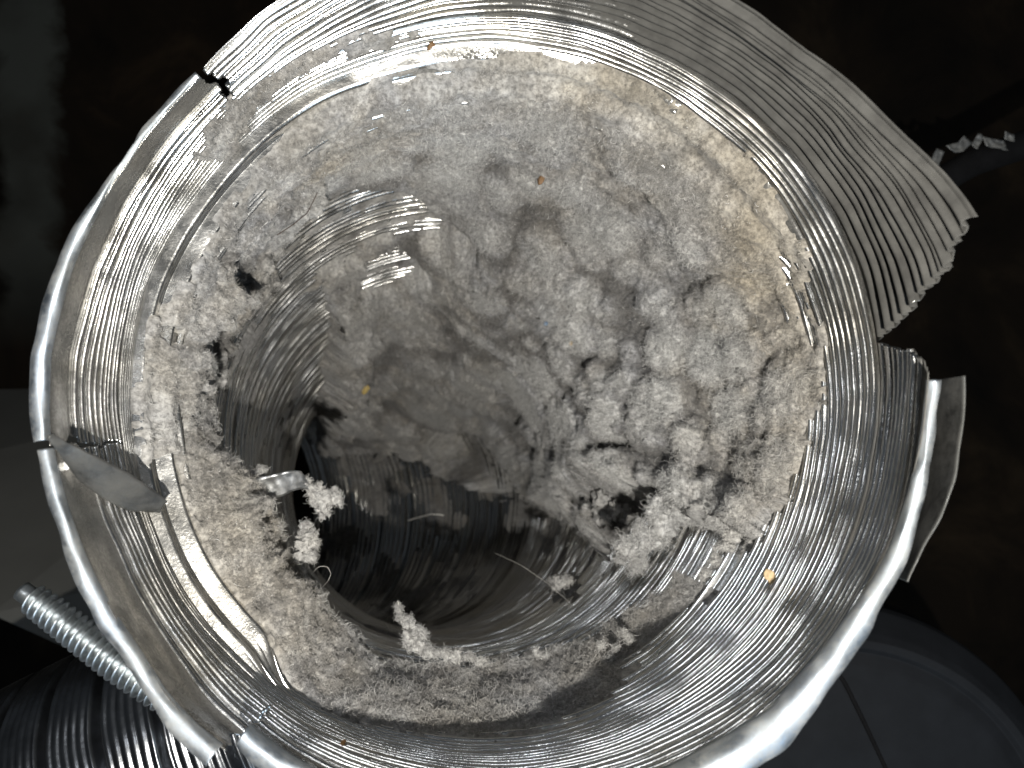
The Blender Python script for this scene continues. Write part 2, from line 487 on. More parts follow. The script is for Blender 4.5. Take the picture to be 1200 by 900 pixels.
# rows evenly spaced as the light sees them, i.e. denser near the mouth
q = np.linspace(535 * 900 / (900 + 90.0), 535 * 900 / (900 + 2500.0), 240)
s_rows = 535 * 900 / q - 900
s_rows = np.concatenate([s_rows, np.arange(s_rows[-1] + 16, 3360, 16)])
sl = s_rows[:, None]
Pw = sweep(sl, tl, Rb(sl, tl) - 26)
px, py = project(Pw)
thd = np.degrees(tl) + 0 * sl
S = sl + 0 * tl
wob = st([px, py, 0 * px], -1)
wx = 10 * fbm(wob, 40, 4, 61, .6); wy = 10 * fbm(wob, 40, 4, 66, .6)
pxw, pyw = px + wx, py + wy
LP = [(225, 205), (222, 160), (236, 122), (300, 85), (370, 58), (440, 44), (560, 46), (640, 48), (740, 75), (830, 125), (895, 195), (940, 280),
      (965, 370), (975, 440), (955, 520), (930, 585), (892, 640), (850, 625), (790, 590), (745, 588), (705, 640), (690, 600), (640, 596), (560, 570),
      (500, 530), (440, 505), (375, 515), (385, 440), (388, 345), (345, 345), (315, 380), (275, 410), (262, 450), (235, 520), (190, 550), (165, 520),
      (166, 420), (182, 350), (222, 330), (250, 285), (248, 235)]
LP = [((x_ - 578) * k_ + 578, (y_ - 455) * k_ + 455) for x_, y_ in LP for k_ in [.952 if math.hypot(x_ - 578, y_ - 455) > 330 and not (x_ < 260 and y_ > 480) else 1.0]]
dpatch = sdf(pxw, pyw, [(240, 125), (305, 90), (380, 62), (470, 52), (465, 66), (405, 84), (330, 128), (302, 172), (292, 214), (258, 236), (236, 190)])
main = np.maximum(sdf(pxw, pyw, LP), dpatch)
bare = np.full(px.shape, -1e3)
def bl(pts, hw, nz=1.0):
    global bare
    bare = np.maximum(bare, hw - line_dist(px + wx * .35 * nz, py + wy * .35 * nz, pts))
bl([(284, 218), (300, 192), (335, 158), (385, 122), (450, 92), (540, 70), (620, 64), (720, 78), (800, 112), (860, 158)], 17)
bl([(308, 150), (350, 114), (402, 86)], 9)
bl([(468, 112), (500, 102), (540, 104)], 3.5)
bl([(200, 345), (218, 290), (244, 240), (258, 220)], 27)
bl([(900, 300), (925, 360), (940, 410)], 5)
bl([(768, 548), (790, 528)], 8)
B2 = sdf(px + wx * .6, py + wy * .6, [(322, 350), (340, 280), (372, 245), (420, 228), (480, 230), (560, 240), (566, 262), (500, 282), (440, 292), (390, 322), (345, 360)])
B3 = sdf(px + wx * .6, py + wy * .6, [(420, 345), (428, 310), (470, 296), (505, 306), (500, 322), (440, 350)])
sp = noise3(wob, 22, 71)
B4 = sdf(px + wx * .6, py + wy * .6, [(240, 535), (256, 440), (290, 375), (325, 345), (385, 340), (385, 440), (368, 520), (362, 570), (300, 580)])
B5 = sdf(px + wx * .6, py + wy * .6, [(500, 485), (560, 480), (600, 520), (650, 600), (600, 600), (540, 530)])
streak = smooth(-6, 6, np.maximum(np.maximum(B2, B3), np.maximum(B4, B5)))
# hollow in the lint at the left
hol = 14 - np.hypot(px + wx - 226, (py + wy - 398))
# ledge along the left, lower left and bottom, thick towards the deep side
K = [(140, 330, 440, 20), (155, 320, 450, 30), (170, 318, 510, 55), (182, 316, 510, 62), (192, 308, 490, 70), (200, 302, 478, 108), (212, 298, 478, 122), (225, 298, 490, 98),
     (238, 300, 500, 74), (250, 290, 510, 48), (262, 318, 550, 52), (275, 326, 560, 52), (290, 360, 560, 46), (302, 440, 600, 28), (312, 470, 560, 24), (322, 420, 560, 24), (340, 300, 480, 30)]
k0, k1, kh = (tab(thd, [(r[0], r[j]) for r in K]) for j in (1, 2, 3))
Pd = Pw
n_l = fbm(Pd, 120, 4, 81, .6)
n_s = fbm(Pd, 30, 3, 85, .6)
k1 = k1 + 50 * fbm(Pd * [1, 1, .2], 70, 4, 88, .65)
t = (S - k0) / (k1 - k0)
inled = smooth(150, 165, thd) * (1 - smooth(312, 330, thd))
front = smooth(-.06, .02, t + .05 * n_s)
botm = smooth(235, 262, thd)
led_h = kh * np.clip(t, 0, 1.05) ** .85 + 5 + (4 - 1.5 * botm) * n_s + (9 - 4 * botm) * n_l
led_m = np.where((t > 1.03) | (t < -.05), 0, 1) * (inled > .5)
# main lining: a funnel of felt on the right and top, thin on the upper left, with cotton puffs that swell towards the mouth
deep = smooth(1000, 1700, S)
th180 = (thd + 180) % 360 - 180
wf = smooth(-40, -10, th180) * (1 - smooth(72, 112, th180))
wf2 = smooth(-48, -18, th180) * (1 - smooth(150, 185, th180))
funnel = wf * (185 * smooth(330, 1050, S) - 60 * smooth(1100, 1900, S)) + (1 - wf) * wf2 * 40 * smooth(1300, 1900, S)
Pb = sweep(sl, tl, Rb(sl, tl) - funnel)
pf1 = puffs(Pb, 92, 1); pf2 = puffs(Pb, 44, 2); pf3 = puffs(Pb, 215, 3)
rightness = .3 + .7 * np.maximum(smooth(480, 660, px + wx * 3), smooth(-.1, .3, n_l) * .6)
lump = (1 - deep) * (72 * pf1 * rightness + 40 * pf2 * rightness) + deep * (150 * pf3 + 50 * pf1)
rim_taper = smooth(262, 430, S)
hm = funnel + 6 + 9 * smooth(285, 400, S) + (4 + 3 * smooth(285, 400, S)) * n_s + (12 * n_l + lump * (.9 + .4 * n_l)) * rim_taper
hm = np.maximum(hm, 4.5 + 3 * n_s)
hm = np.maximum(hm, 13 * smooth(0, 14, dpatch) + 5 * n_s)
clump = np.exp(-(((px - 800) / 75.0) ** 2 + ((py - 625) / 42.0) ** 2))
hm = hm + 70 * clump
mm = smooth(-3, 5, main + 4 * n_s)
mb = smooth(-2, 3, bare)
h_main = hm * mm - 14 * (1 - mm)
h_main = h_main * (1 - mb) - 10 * mb
thin = 3.5 - 3 * smooth(-6, 6, B4) + 6.5 * noise3(Pd, 42, 73) + 5 * noise3(Pd, 17, 74)
h_main = h_main * (1 - streak) + thin * streak
h_main = h_main - 20 * smooth(-6, 12, hol) * (S < 700)
h = h_main.copy()
led = led_m > 0
h = np.where(led, np.maximum(h, np.where(front > .5, led_h, -12)), h)
h = np.where((S < 700), h - 26 * smooth(-6, 12, hol), h)
# thin patchy dust in the shaded lower bore
low = smooth(0, 1, (S - 520) / 200) * (main < 0)
patch = fbm(Pd * [1, 1, .8], 210, 4, 95, .55)
h = np.where((main < 0) & ~led, np.maximum(h, -6 + low * (16 * patch + 4.5)), h)
spots = 14 - np.hypot(px + wx - 655, py + wy - 684)
h = np.maximum(h, np.where(spots > -6, 10 + spots, -20))
h = h + np.where(h > 3, 2.2 * noise3(Pd, 9, 99) + 3.0 * noise3(Pd, 17, 98), 0)
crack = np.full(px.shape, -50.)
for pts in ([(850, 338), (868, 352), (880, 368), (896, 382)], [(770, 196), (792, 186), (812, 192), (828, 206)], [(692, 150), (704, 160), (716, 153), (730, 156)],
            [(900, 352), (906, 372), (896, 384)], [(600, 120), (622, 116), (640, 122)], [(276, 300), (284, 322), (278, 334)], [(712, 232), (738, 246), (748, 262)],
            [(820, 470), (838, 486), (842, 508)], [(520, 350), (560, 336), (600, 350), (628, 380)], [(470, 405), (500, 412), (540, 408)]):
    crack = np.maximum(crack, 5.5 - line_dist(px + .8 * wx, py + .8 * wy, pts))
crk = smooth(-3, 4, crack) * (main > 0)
h = np.where(crk > 0, np.maximum(h - 13 * crk * (F + S) / 1300 * (1 + .5 * noise3(Pd, 40, 97)), np.minimum(h, 6)), h)
h = np.minimum(h, 260)
swell = np.maximum(h - funnel - 20, 0) * (main > 0) * (~led)
P = sweep(sl, tl, Rb(sl, tl) - h + swell * .38)
# overhang: push lumps along the bore towards the mouth
c_, X_, Y_, T_ = frame(sl + 0 * tl)
P = P - T_ * (swell * .85 + np.where(led, 4 * n_s, 0))[..., None]
keep = h > -4
me = grid_mesh('lint_lining', P, close_u=True, keep=keep)
g2 = lambda x0, y0, sx, sy: np.exp(-(((px - x0) / sx) ** 2 + ((py - y0) / sy) ** 2))
tanv = .25 + .7 * g2(900, 330, 75, 200) + .35 * g2(700, 110, 190, 50) + .25 * g2(840, 150, 80, 60) + .35 * g2(260, 690, 90, 110) - .5 * g2(760, 420, 110, 150) - .3 * g2(560, 180, 90, 80)
darkv = .72 * smooth(.5, .15, np.where(S > 1300, pf3, pf1)) * (main > 0) * smooth(350, 700, S) + .08 * g2(600, 800, 130, 30) + .45 * ((main < 0) & ~led) + .18 * g2(600, 190, 70, 70)  # crevices between the puffs darkened: their shade is put into the lint colour
lightv = .5 * smooth(.45, .95, np.where(S > 1300, pf3, pf1)) * (main > 0) * smooth(300, 600, S) + .65 * g2(790, 430, 130, 150) * smooth(.35, .85, pf1) + .45 * g2(800, 620, 70, 50) + .12 * g2(300, 610, 110, 90) + .3 * g2(560, 150, 200, 60) * smooth(.3, .9, pf1) + .05 * g2(215, 430, 50, 120)  # pale cotton areas, with puff tops lightened as painted shading of the lumps
AT = {'tan': np.clip(tanv, 0, 1), 'dark': np.clip(darkv + .45 * crk, 0, .9), 'light': np.clip(lightv, 0, .8)}  # cracks get painted shade on top of their real depth
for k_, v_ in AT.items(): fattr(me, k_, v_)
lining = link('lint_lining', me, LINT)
tag(lining, 'thick felted grey and beige lint lining the ridged foil duct', 'lint', kind='stuff')

# ------------------------------------------------------------------ loose fibres
def fibres(name, roots, normals, length, mat_, attrs, parent=None, lift=.55, width=.55, seg=5, curl=.6, kindstuff=True):
    n = len(roots)
    if n == 0: return None
    d = rng.normal(size=(n, 3)); d /= np.linalg.norm(d, axis=1, keepdims=True)
    nn = normals / (np.linalg.norm(normals, axis=1, keepdims=True) + 1e-9)
    tang = d - nn * (d * nn).sum(1, keepdims=True)
    up = (rng.random(n) ** 2 * lift)[:, None]
    d0 = tang + nn * up; d0 /= np.linalg.norm(d0, axis=1, keepdims=True)
    pts = np.zeros((n, seg, 3)); pts[:, 0] = roots
    axis = rng.normal(size=(n, 3)) * curl
    for k in range(1, seg):
        pts[:, k] = pts[:, k - 1] + d0 * (length / (seg - 1))[:, None]
        d0 = d0 + np.cross(axis, d0) * .55 + rng.normal(size=(n, 3)) * .22
        d0 /= np.linalg.norm(d0, axis=1, keepdims=True)
    cu = bpy.data.hair_curves.new(name)
    cu.add_curves([seg] * n)
    cu.attributes['position'].data.foreach_set('vector', (pts * U).astype(np.float32).ravel())
    wd = width * (.6 + .8 * rng.random(n)); 
    rad = np.repeat(wd[:, None], seg, 1) * np.linspace(1, .55, seg)[None]
    ra = cu.attributes.get('radius') or cu.attributes.new('radius', 'FLOAT', 'POINT')
    ra.data.foreach_set('value', (rad * U).astype(np.float32).ravel())
    for k_, v_ in attrs.items():
        a_ = cu.attributes.new(k_, 'FLOAT', 'CURVE'); a_.data.foreach_set('value', v_.astype(np.float32))
    cu.materials.append(mat_)
    o = bpy.data.objects.new(name, cu); COL.objects.link(o)
    if parent: reparent(o, parent)
    return o

def pick_on_grid(P, keepmask, n, wfun):
    """random roots on the lining, chosen with weight per cell"""
    W = (keepmask[:-1] & keepmask[1:]).astype(float) * wfun[:-1]
    cdf = np.cumsum(W.ravel()); cdf /= cdf[-1]
    idx = np.searchsorted(cdf, rng.random(n))
    i, j = np.unravel_index(idx, W.shape); j2 = (j + 1) % P.shape[1]
    u, v = rng.random((2, n, 1))
    p00, p01, p10, p11 = P[i, j], P[i, j2], P[i + 1, j], P[i + 1, j2]
    R = (p00 * (1 - u) + p01 * u) * (1 - v) + (p10 * (1 - u) + p11 * u) * v
    nr = np.cross(p10 - p00, p01 - p00)
    c, _, _, _ = frame(sl[i, 0])
    sg = np.sign((nr * (c - R)).sum(1, keepdims=True)); sg[sg == 0] = 1
    return R, nr * sg, i, j
# apparent size of every grid cell
PX, PY = project(P)
ax = np.gradient(PX, axis=0); ay = np.gradient(PY, axis=0)
bx = (np.roll(PX, -1, 1) - PX); by = (np.roll(PY, -1, 1) - PY)
area = np.abs(ax * by - ay * bx)
inframe = (PX > -30) & (PX < 1230) & (PY > -30) & (PY < 930) & (S < 2600)
solid = (h > 2)
wt = np.clip(area, .2, 30) * inframe
NF = 290000
Rt, Nn, ii, jj = pick_on_grid(P, (h > 7) & (streak < .3), NF, wt)
kd = (F - Rt[:, 2]) / F
fibres('lint_fibres', Rt, Nn, (4 + 8 * rng.random(NF) ** 2.5) * kd ** .5, FIB, {k_: v_[ii, jj] for k_, v_ in AT.items()}, width=.27, lift=.5, curl=1.1)
fo = bpy.data.objects['lint_fibres']
tag(fo, 'fine pale fuzz of loose fibres standing off the lint in the duct', 'lint fibres', kind='stuff')
puffw = wt * smooth(.45, .9, np.where(S > 1300, pf3, pf1)) * (h > 12) * (px > 400)
Rp, Np, ip, jp = pick_on_grid(P, (h > 12) & (streak < .3), 60000, puffw + 1e-9)
pfb = fibres('puff_fibres', Rp, Np, (10 + 16 * rng.random(60000) ** 2) * ((F - Rp[:, 2]) / F) ** .6, FIB, {k_: np.clip(v_[ip, jp] + (.2 if k_ == 'light' else 0), 0, 1) for k_, v_ in AT.items()}, width=.25, lift=1.6, curl=1.3)
tag(pfb, 'airy long fibres fluffing out the cottony lumps of lint on the right and centre', 'puff fibres', kind='stuff')
# extra long fringe on the torn edge of the lower ledge
edge = (np.abs(t - 1.0) < .07) & led
Re, Ne, ie, je = pick_on_grid(P, edge, 9000, np.ones_like(P[..., 0]))
fr = fibres('fringe_fibres', Re, Ne + 0, 6 + 15 * rng.random(len(Re)) ** 2.5, FIB, {k_: v_[ie, je] + (.4 if k_ == 'light' else 0) for k_, v_ in AT.items()}, lift=1.3, width=.27, curl=1.1)
tag(fr, 'ragged fringe of fibres on the torn edge of the lower lint ledge', 'fibre fringe', kind='stuff')

# ------------------------------------------------------------------ lint tufts hanging off the ledge
def tuft(label, blobs, nf, light=.45, tan=.25, nm='lint_tuft', group='lint tufts on the lower ledge'):
    """blobs: list of (px,py,d,r)"""
    c0 = at(*blobs[0][:3])
    root = empty(nm, c0)
    tag(root, label, 'lint tuft', group)
    V, Q, n0 = [], [], 0
    full = []
    for (x_, y_, d_, r_) in blobs:
        full.append((x_, y_, d_, r_ * .72))
        for _ in range(5):
            a_ = rng.random() * 6.283; q_ = r_ * (.5 + .7 * rng.random())
            full.append((x_ + q_ * math.cos(a_), y_ + q_ * math.sin(a_), d_ + rng.normal() * r_ * .4, r_ * (.2 + .25 * rng.random())))
    blobs = full
    bm = bmesh.new(); bmesh.ops.create_icosphere(bm, subdivisions=3, radius=1)
    bv = np.array([v.co[:] for v in bm.verts]); bf = np.array([[v.index for v in f.verts] for f in bm.faces]); bm.free()
    for (x_, y_, d_, r_) in blobs:
        k_ = (F + d_) / F
        st = 1 + .33 * rng.normal(size=3)
        p = bv * st * r_ * k_ + at(x_, y_, d_)
        nrm = bv
        p = p + nrm * (r_ * k_ * (.7 * fbm(p, r_ * 1.3, 5, 120, .7)))[:, None]
        V.append(p); Q.append(bf + n0); n0 += len(p)
    V = np.concatenate(V); Q = np.concatenate(Q)
    me = raw_mesh('lint_clump', V, Q)
    z = np.zeros(len(V))
    for k_, v_ in (('tan', tan), ('dark', 0), ('light', light)): fattr(me, k_, z + v_)
    o = link('lint_clump', me, LINT); reparent(o, root)
    # fuzz
    a_, b__, c_ = V[Q[:, 0]], V[Q[:, 1]], V[Q[:, 2]]
    fi = rng.integers(0, len(Q), nf); u, v = rng.random((2, nf)); m_ = u + v > 1; u[m_] = 1 - u[m_]; v[m_] = 1 - v[m_]
    Rr = a_[fi] + (b__[fi] - a_[fi]) * u[:, None] + (c_[fi] - a_[fi]) * v[:, None]
    nr = np.cross(b__[fi] - a_[fi], c_[fi] - a_[fi])
    L = (3 + (7 if nf < 8000 else 15) * rng.random(nf) ** 2) * (F + blobs[0][2]) / F
    f_ = fibres('fuzz', Rr, nr, L, FIB, {'tan': np.full(nf, tan), 'dark': np.zeros(nf), 'light': np.full(nf, light)}, parent=root, lift=1.6, width=.33, curl=1.1)
    f_['kind'] = 'stuff'
    return root
tuft('pale lint clump hanging off the end of the curled foil strip over the dark bore',
     [(358, 566, 430, 6), (368, 575, 432, 9), (380, 584, 436, 12), (391, 584, 440, 8), (383, 597, 440, 8), (370, 590, 436, 6), (394, 577, 440, 5)], 2600)
tuft('small lint wisp curling up beside the left end of the foil strip',
     [(294, 567, 410, 5), (300, 559, 412, 7), (307, 551, 414, 4)], 700)
tuft('upright column of pale lint below the foil strip',
     [(358, 616, 430, 6), (361, 626, 432, 9), (357, 640, 434, 11), (352, 655, 434, 12), (363, 650, 434, 8), (345, 670, 430, 10), (366, 636, 436, 6)], 3000)
tuft('low lint wisp at the top left corner of the lower ledge',
     [(250, 548, 400, 6), (262, 549, 402, 7), (272, 550, 404, 4), (241, 546, 396, 5)], 900)
tuft('round tan and beige lint ball set in the ledge',
     [(330, 682, 400, 17), (338, 674, 402, 9), (322, 690, 396, 9)], 2200, light=.12, tan=1.0)
tuft('pale tuft spreading to the right at the inner edge of the ledge',
     [(352, 715, 440, 10), (372, 727, 445, 10), (388, 737, 450, 9), (404, 742, 452, 6), (418, 749, 455, 4)], 2600)
tuft('tall ragged tuft standing on the bottom ledge',
     [(470, 722, 470, 4), (477, 730, 472, 7), (485, 737, 474, 8), (480, 748, 476, 8), (490, 758, 478, 8), (495, 744, 476, 4), (468, 712, 470, 2)], 2600)
tuft('wide low tuft right of the tall ragged one on the bottom ledge',
     [(508, 766, 480, 6), (522, 769, 482, 7), (538, 769, 484, 7), (552, 771, 486, 5), (562, 775, 488, 6), (500, 762, 480, 6)], 2600)
tuft('tiny star shaped tuft in the middle of the bottom ledge',
     [(628, 765, 500, 3.5), (633, 771, 502, 4.5), (641, 769, 502, 2.5), (620, 775, 500, 3)], 800)
tuft('forked wispy tuft at the right end of the bottom ledge',
     [(732, 742, 460, 3), (738, 750, 460, 4), (722, 760, 460, 4), (715, 770, 458, 5), (708, 785, 455, 6), (704, 756, 462, 3)], 1600)
tuft('large fluffy white lint clump jutting from the lower right of the lining',
     [(740, 645, 640, 14), (758, 632, 640, 18), (775, 612, 640, 20), (795, 600, 640, 18), (815, 592, 630, 16), (833, 602, 620, 13), (750, 660, 640, 9), (820, 578, 630, 12), (845, 590, 600, 10), (862, 605, 560, 9)], 16000, light=.6, tan=.15)
tuft('ragged lint shelf beside the ridges at the lower right',
     [(850, 640, 480, 8), (860, 628, 480, 9), (838, 655, 480, 6), (872, 618, 470, 8), (880, 640, 440, 6), (826, 672, 470, 5)], 3600, light=.5, tan=.5)
tuft('small round fluff spot on the shaded lower bore', [(655, 684, 900, 8), (664, 682, 900, 5)], 900, light=.3)
tuft('soft grey lint puffs just right of the dark bore opening', [(704, 588, 1050, 17), (722, 600, 1000, 14), (690, 600, 1120, 9), (712, 580, 1080, 10)], 1800, light=.25)

# ------------------------------------------------------------------ curled foil strip in the lint
sp_ = [(296, 588, 400), (300, 576, 396), (312, 572, 394), (328, 568, 398), (344, 562, 408), (356, 562, 420), (362, 568, 430)]
A = resamp(sp_, 50)
wv = np.linspace(-1, 1, 10)[:, None]
wd = np.interp(np.linspace(0, 1, 50), [0, .1, .5, .85, 1], [14, 21, 19, 16, 8])[None]
offd = np.array([.25, -1, -.35])
P2 = A[None] + (wv * wd)[..., None] * offd * 1.0
P2 += 1.4 * st([noise3(P2, 14, 131), noise3(P2, 14, 132), 2 * noise3(P2, 20, 133)], -1)
o = link('foil_strip', grid_mesh('foil_strip', P2), STRIPM)
tag(o, 'short curled strip of silver foil bridging out of the lint on the lower left', 'foil strip')
sol = o.modifiers.new('thickness', 'SOLIDIFY'); sol.thickness = 1.5 * U

# ------------------------------------------------------------------ crumbs and stray hairs
def crumb(name, label, x_, y_, d_, size, m, cat='crumb', group=None):
    bm = bmesh.new(); bmesh.ops.create_icosphere(bm, subdivisions=3, radius=1)
    k_ = (F + d_) / F
    bv = np.array([v.co[:] for v in bm.verts]); bf = np.array([[v.index for v in f.verts] for f in bm.faces]); bm.free()
    ang = rng.random() * 3
    p = bv * np.array(size) * k_
    p = p * (1 + .45 * fbm(bv, .9, 3, int(x_))[:, None])
    R_ = np.array([[math.cos(ang), -math.sin(ang), 0], [math.sin(ang), math.cos(ang), 0], [0, 0, 1]])
    o = link(name, raw_mesh(name, p @ R_.T, bf), m)
    o.location = tuple(at(x_, y_, d_) * U)
    tag(o, label, cat, group); return o
TAN = plain('tan_debris', (.55, .42, .25), .9, scale=900); BRN = plain('brown_debris', (.16, .09, .04), .6, scale=900)
ORG = plain('orange_debris', (.55, .30, .12), .6, scale=900); BLU = plain('blue_debris', (.12, .2, .32), .7, scale=900); YEL = plain('yellow_fluff', (.5, .38, .14), .9, scale=900)
WHT = plain('white_speck', (.8, .8, .8), .4, scale=900)
BACK = {}
def on_lining(x_, y_, lift=3):
    """depth of the lint surface seen at this spot"""
    dd = (PX - x_) ** 2 + (PY - y_) ** 2 + np.where(solid, 0, 4000) + np.where(S > 2600, 1e5, 0)
    near = dd < dd.min() + 12
    k_ = np.argmax(np.where(near, P[..., 2], -1e9))
    return -P[..., 2].ravel()[k_] - lift
for nm, lb, x_, y_, sz, m in [
    ('seed_husk', 'dark brown seed husk lying on the lint high in the bore', 634, 210, (3.4, 7, 2.5), BRN),
    ('orange_sliver', 'thin orange sliver on the pale lint at lower left', 226, 636, (2, 9, 1.5), ORG),
    ('blue_speck', 'tiny blue speck on the grey lint in the middle', 640, 379, (2.2, 2.6, 2), BLU),
    ('yellow_fluff', 'mustard yellow fluff beside the dark bore', 428, 457, (6, 3.6, 3), YEL),
    ('beige_grain', 'tiny beige grain right of the blue speck', 669, 402, (3, 2, 2), TAN),
    ('brown_crumb', 'small brown crumb on the grey lint near the top', 505, 53, (5, 3, 2), BRN)]:
    crumb(nm, lb, x_, y_, on_lining(x_, y_), sz, m)
crumb('tan_crumb', 'tan crumb caught on the bright ridges at the lower right', 902, 676, 262, (8, 6, 4), TAN)
crumb('orange_flake', 'orange flake stuck on the foil at the bottom left', 402, 871, 115, (5, 3, 2), ORG)
crumb('pale_grain', 'pale grain on the foil beside the left slit', 78, 545, 45, (5, 3.5, 3), WHT)

def hair(label, pts, r=.6, m=None, lift=0):
    A = resamp(pts, 40)
    A += 1.2 * st([noise3(A, 25, 141), noise3(A, 25, 142), 0 * A[:, 0]], -1)
    T_ = np.gradient(A, axis=0); T_ /= np.linalg.norm(T_, axis=1, keepdims=True)
    n1 = np.cross(T_, [0.3, 0.2, 1]); n1 /= np.linalg.norm(n1, axis=1, keepdims=True); n2 = np.cross(T_, n1)
    a_ = np.linspace(0, 2 * np.pi, 6)[None, :, None]
    o = link('stray_hair', grid_mesh('stray_hair', A[:, None] + r * (np.cos(a_) * n1[:, None] + np.sin(a_) * n2[:, None])), m)
    tag(o, label, 'hair', 'stray hairs in the duct'); return o
HAIR = plain('brown_hair', (.06, .04, .03), .4, scale=900); PALE = plain('pale_hair', (.7, .68, .64), .5, scale=900)
hair('dark brown hair bent over the lint at the upper left', [(325, 275, on_lining(325, 275, 12)), (345, 262, on_lining(345, 262, 16)), (360, 250, on_lining(360, 250, 16)), (372, 226, on_lining(372, 226, 12))], .8, HAIR)
hair('pale fibre looping off the inner edge of the ledge at the left', [(375, 690, 440), (384, 682, 470), (388, 672, 480), (384, 664, 480), (374, 664, 470), (366, 672, 450)], .3, PALE)
hair('long pale hair slanting across the shaded lower bore', [(580, 648, 1000), (610, 662, 900), (640, 682, 850), (668, 706, 790)], .3, PALE)
hair('fine pale hair inside the dark bore', [(478, 610, 1900), (492, 606, 1850), (506, 602, 1800), (520, 604, 1800)], 1.2, PALE)
hair('pale fibre standing up from the tall ragged tuft', [(472, 735, 472), (469, 718, 470), (466, 704, 468)], .6, PALE)

# ------------------------------------------------------------------ galvanised screw beyond the rim
screw = empty('galvanised_screw', at(28, 694, 120))
tag(screw, 'grey galvanised screw with coarse thread poking out beside the lower left rim', 'screw')
Z0, Z1 = at(26, 692, 130), at(212, 834, 95)
ax_ = Z1 - Z0; L = np.linalg.norm(ax_); ax_ /= L
e1 = np.cross(ax_, [0, 0, 1]); e1 /= np.linalg.norm(e1); e2 = np.cross(ax_, e1)
def lathe(z, r, n=40):
    a_ = np.linspace(0, 2 * np.pi, n, endpoint=False)[None, :, None]
    z = np.asarray(z)[:, None, None]; r = np.asarray(r)[:, None, None]
    return Z0 + z * ax_ + r * (np.cos(a_) * e1 + np.sin(a_) * e2)
SCR = plain('galvanised_steel', (.62, .66, .68), .38, 1, .3, 700, .5, .0002)
core = 13.0
zz = np.linspace(0, L, 60); rc = core * np.interp(zz / L, [0, .12, .8, 1], [.98, 1, .95, .6])
P3 = lathe(np.concatenate([[0, 0], zz]), np.concatenate([[.01, core * .85], rc]))
P3 += .9 * noise3(P3, 12, 151)[..., None]
o = link('shank', grid_mesh('shank', P3, close_u=True), SCR); reparent(o, screw)
pitch = 10.4; turns = (L - 16) / pitch; n = int(turns * 30)
tt = np.linspace(0, turns, n); zt = 14 + tt * pitch
ro = core + np.interp(zt / L, [0, .05, .12, .3, .6, .9, 1], [2, 6, 8.5, 9.5, 11, 6, 2])
prof = [(-2.6, 0), (-1.1, .62), (-.4, 1), (.4, 1), (1.1, .62), (2.6, 0)]
P4 = np.zeros((n, len(prof), 3)); an = tt * 2 * np.pi
dirn = np.cos(an)[:, None] * e1 + np.sin(an)[:, None] * e2
for k, (dz, fr_) in enumerate(prof):
    rr_ = core - 1.2 + (ro - core + 1.2) * fr_
    P4[:, k] = Z0 + (zt + dz)[:, None] * ax_ + rr_[:, None] * dirn
P4 += .5 * noise3(P4, 6, 152)[..., None]
o = link('thread', grid_mesh('thread', P4), SCR); reparent(o, screw)

# ------------------------------------------------------------------ dark ribbed duct passing behind at the lower left
D_ = 720
bd = empty('ribbed_duct', at(60, 860, D_))
tag(bd, 'dark shiny ribbed duct running behind the screw at the bottom left', 'duct')
RIB = plain('dark_foil', (.20, .21, .225), .30, 1, .35, 150, .35, .0005)
pa, pb, pc = at(-190, 1060, D_ + 150), at(75, 925, D_), at(300, 830, D_ + 60)
tq = np.linspace(-.25, 1.15, 560)[:, None]
cl = pa * (1 - tq) ** 2 + 2 * pb * tq * (1 - tq) + pc * tq ** 2
Tt = np.gradient(cl, axis=0); Tt /= np.linalg.norm(Tt, axis=1, keepdims=True)
n1 = np.cross(Tt, [0, 0, 1.]); n1 /= np.linalg.norm(n1, axis=1, keepdims=True); n2 = np.cross(Tt, n1)
sa = np.concatenate([[0], np.cumsum(np.linalg.norm(np.diff(cl, axis=0), axis=1))])
wd_ = 100.0; uu = (sa % wd_)
rr_ = 262 - 26 * np.exp(-((uu - 9) / 7.0) ** 2) + 4.0 * np.abs(np.sin(uu * np.pi / 15.0)) * (uu > 18)
a_ = np.linspace(0, 2 * np.pi, 200, endpoint=False)[None, :, None]
P5 = cl[:, None] + rr_[:, None, None] * (np.cos(a_) * n1[:, None] + np.sin(a_) * n2[:, None])
P5 += 3 * noise3(P5, 90, 161)[..., None]
o = link('ribbed_wall', grid_mesh('ribbed_wall', P5, close_u=True), RIB); reparent(o, bd)

# ------------------------------------------------------------------ dark round lid at the lower right
lid = empty('dark_lid', at(960, 1010, 900))
tag(lid, 'round dark grey plastic lid behind the duct at the lower right', 'lid')
def matt(m_): m_.node_tree.nodes['Principled BSDF'].inputs['Specular IOR Level'].default_value = .12; return m_
LIDM = plain('dark_plastic', (.008, .009, .011), .65, 0, .2, 120, .15, .0004)
c_l = at(975, 1010, 900)
prof = [(0, 40), (300, 36), (470, 22), (500, 14), (512, 22), (530, 22), (545, 10), (590, -40), (596, -60), (596, -160), (560, -170)]
pr = np.array(prof, float); q_ = np.linspace(0, len(pr) - 1, 90)
rz = st([np.interp(q_, np.arange(len(pr)), pr[:, k]) for k in (0, 1)], -1)
matt(LIDM)
a_ = np.linspace(0, 2 * np.pi, 240, endpoint=False)[None, :]
P6 = st([c_l[0] + rz[:, :1] * np.cos(a_), c_l[1] + rz[:, :1] * np.sin(a_), c_l[2] + rz[:, 1:] + 0 * a_], -1)
o = link('lid_shell', grid_mesh('lid_shell', P6, close_u=True), LIDM); reparent(o, lid)
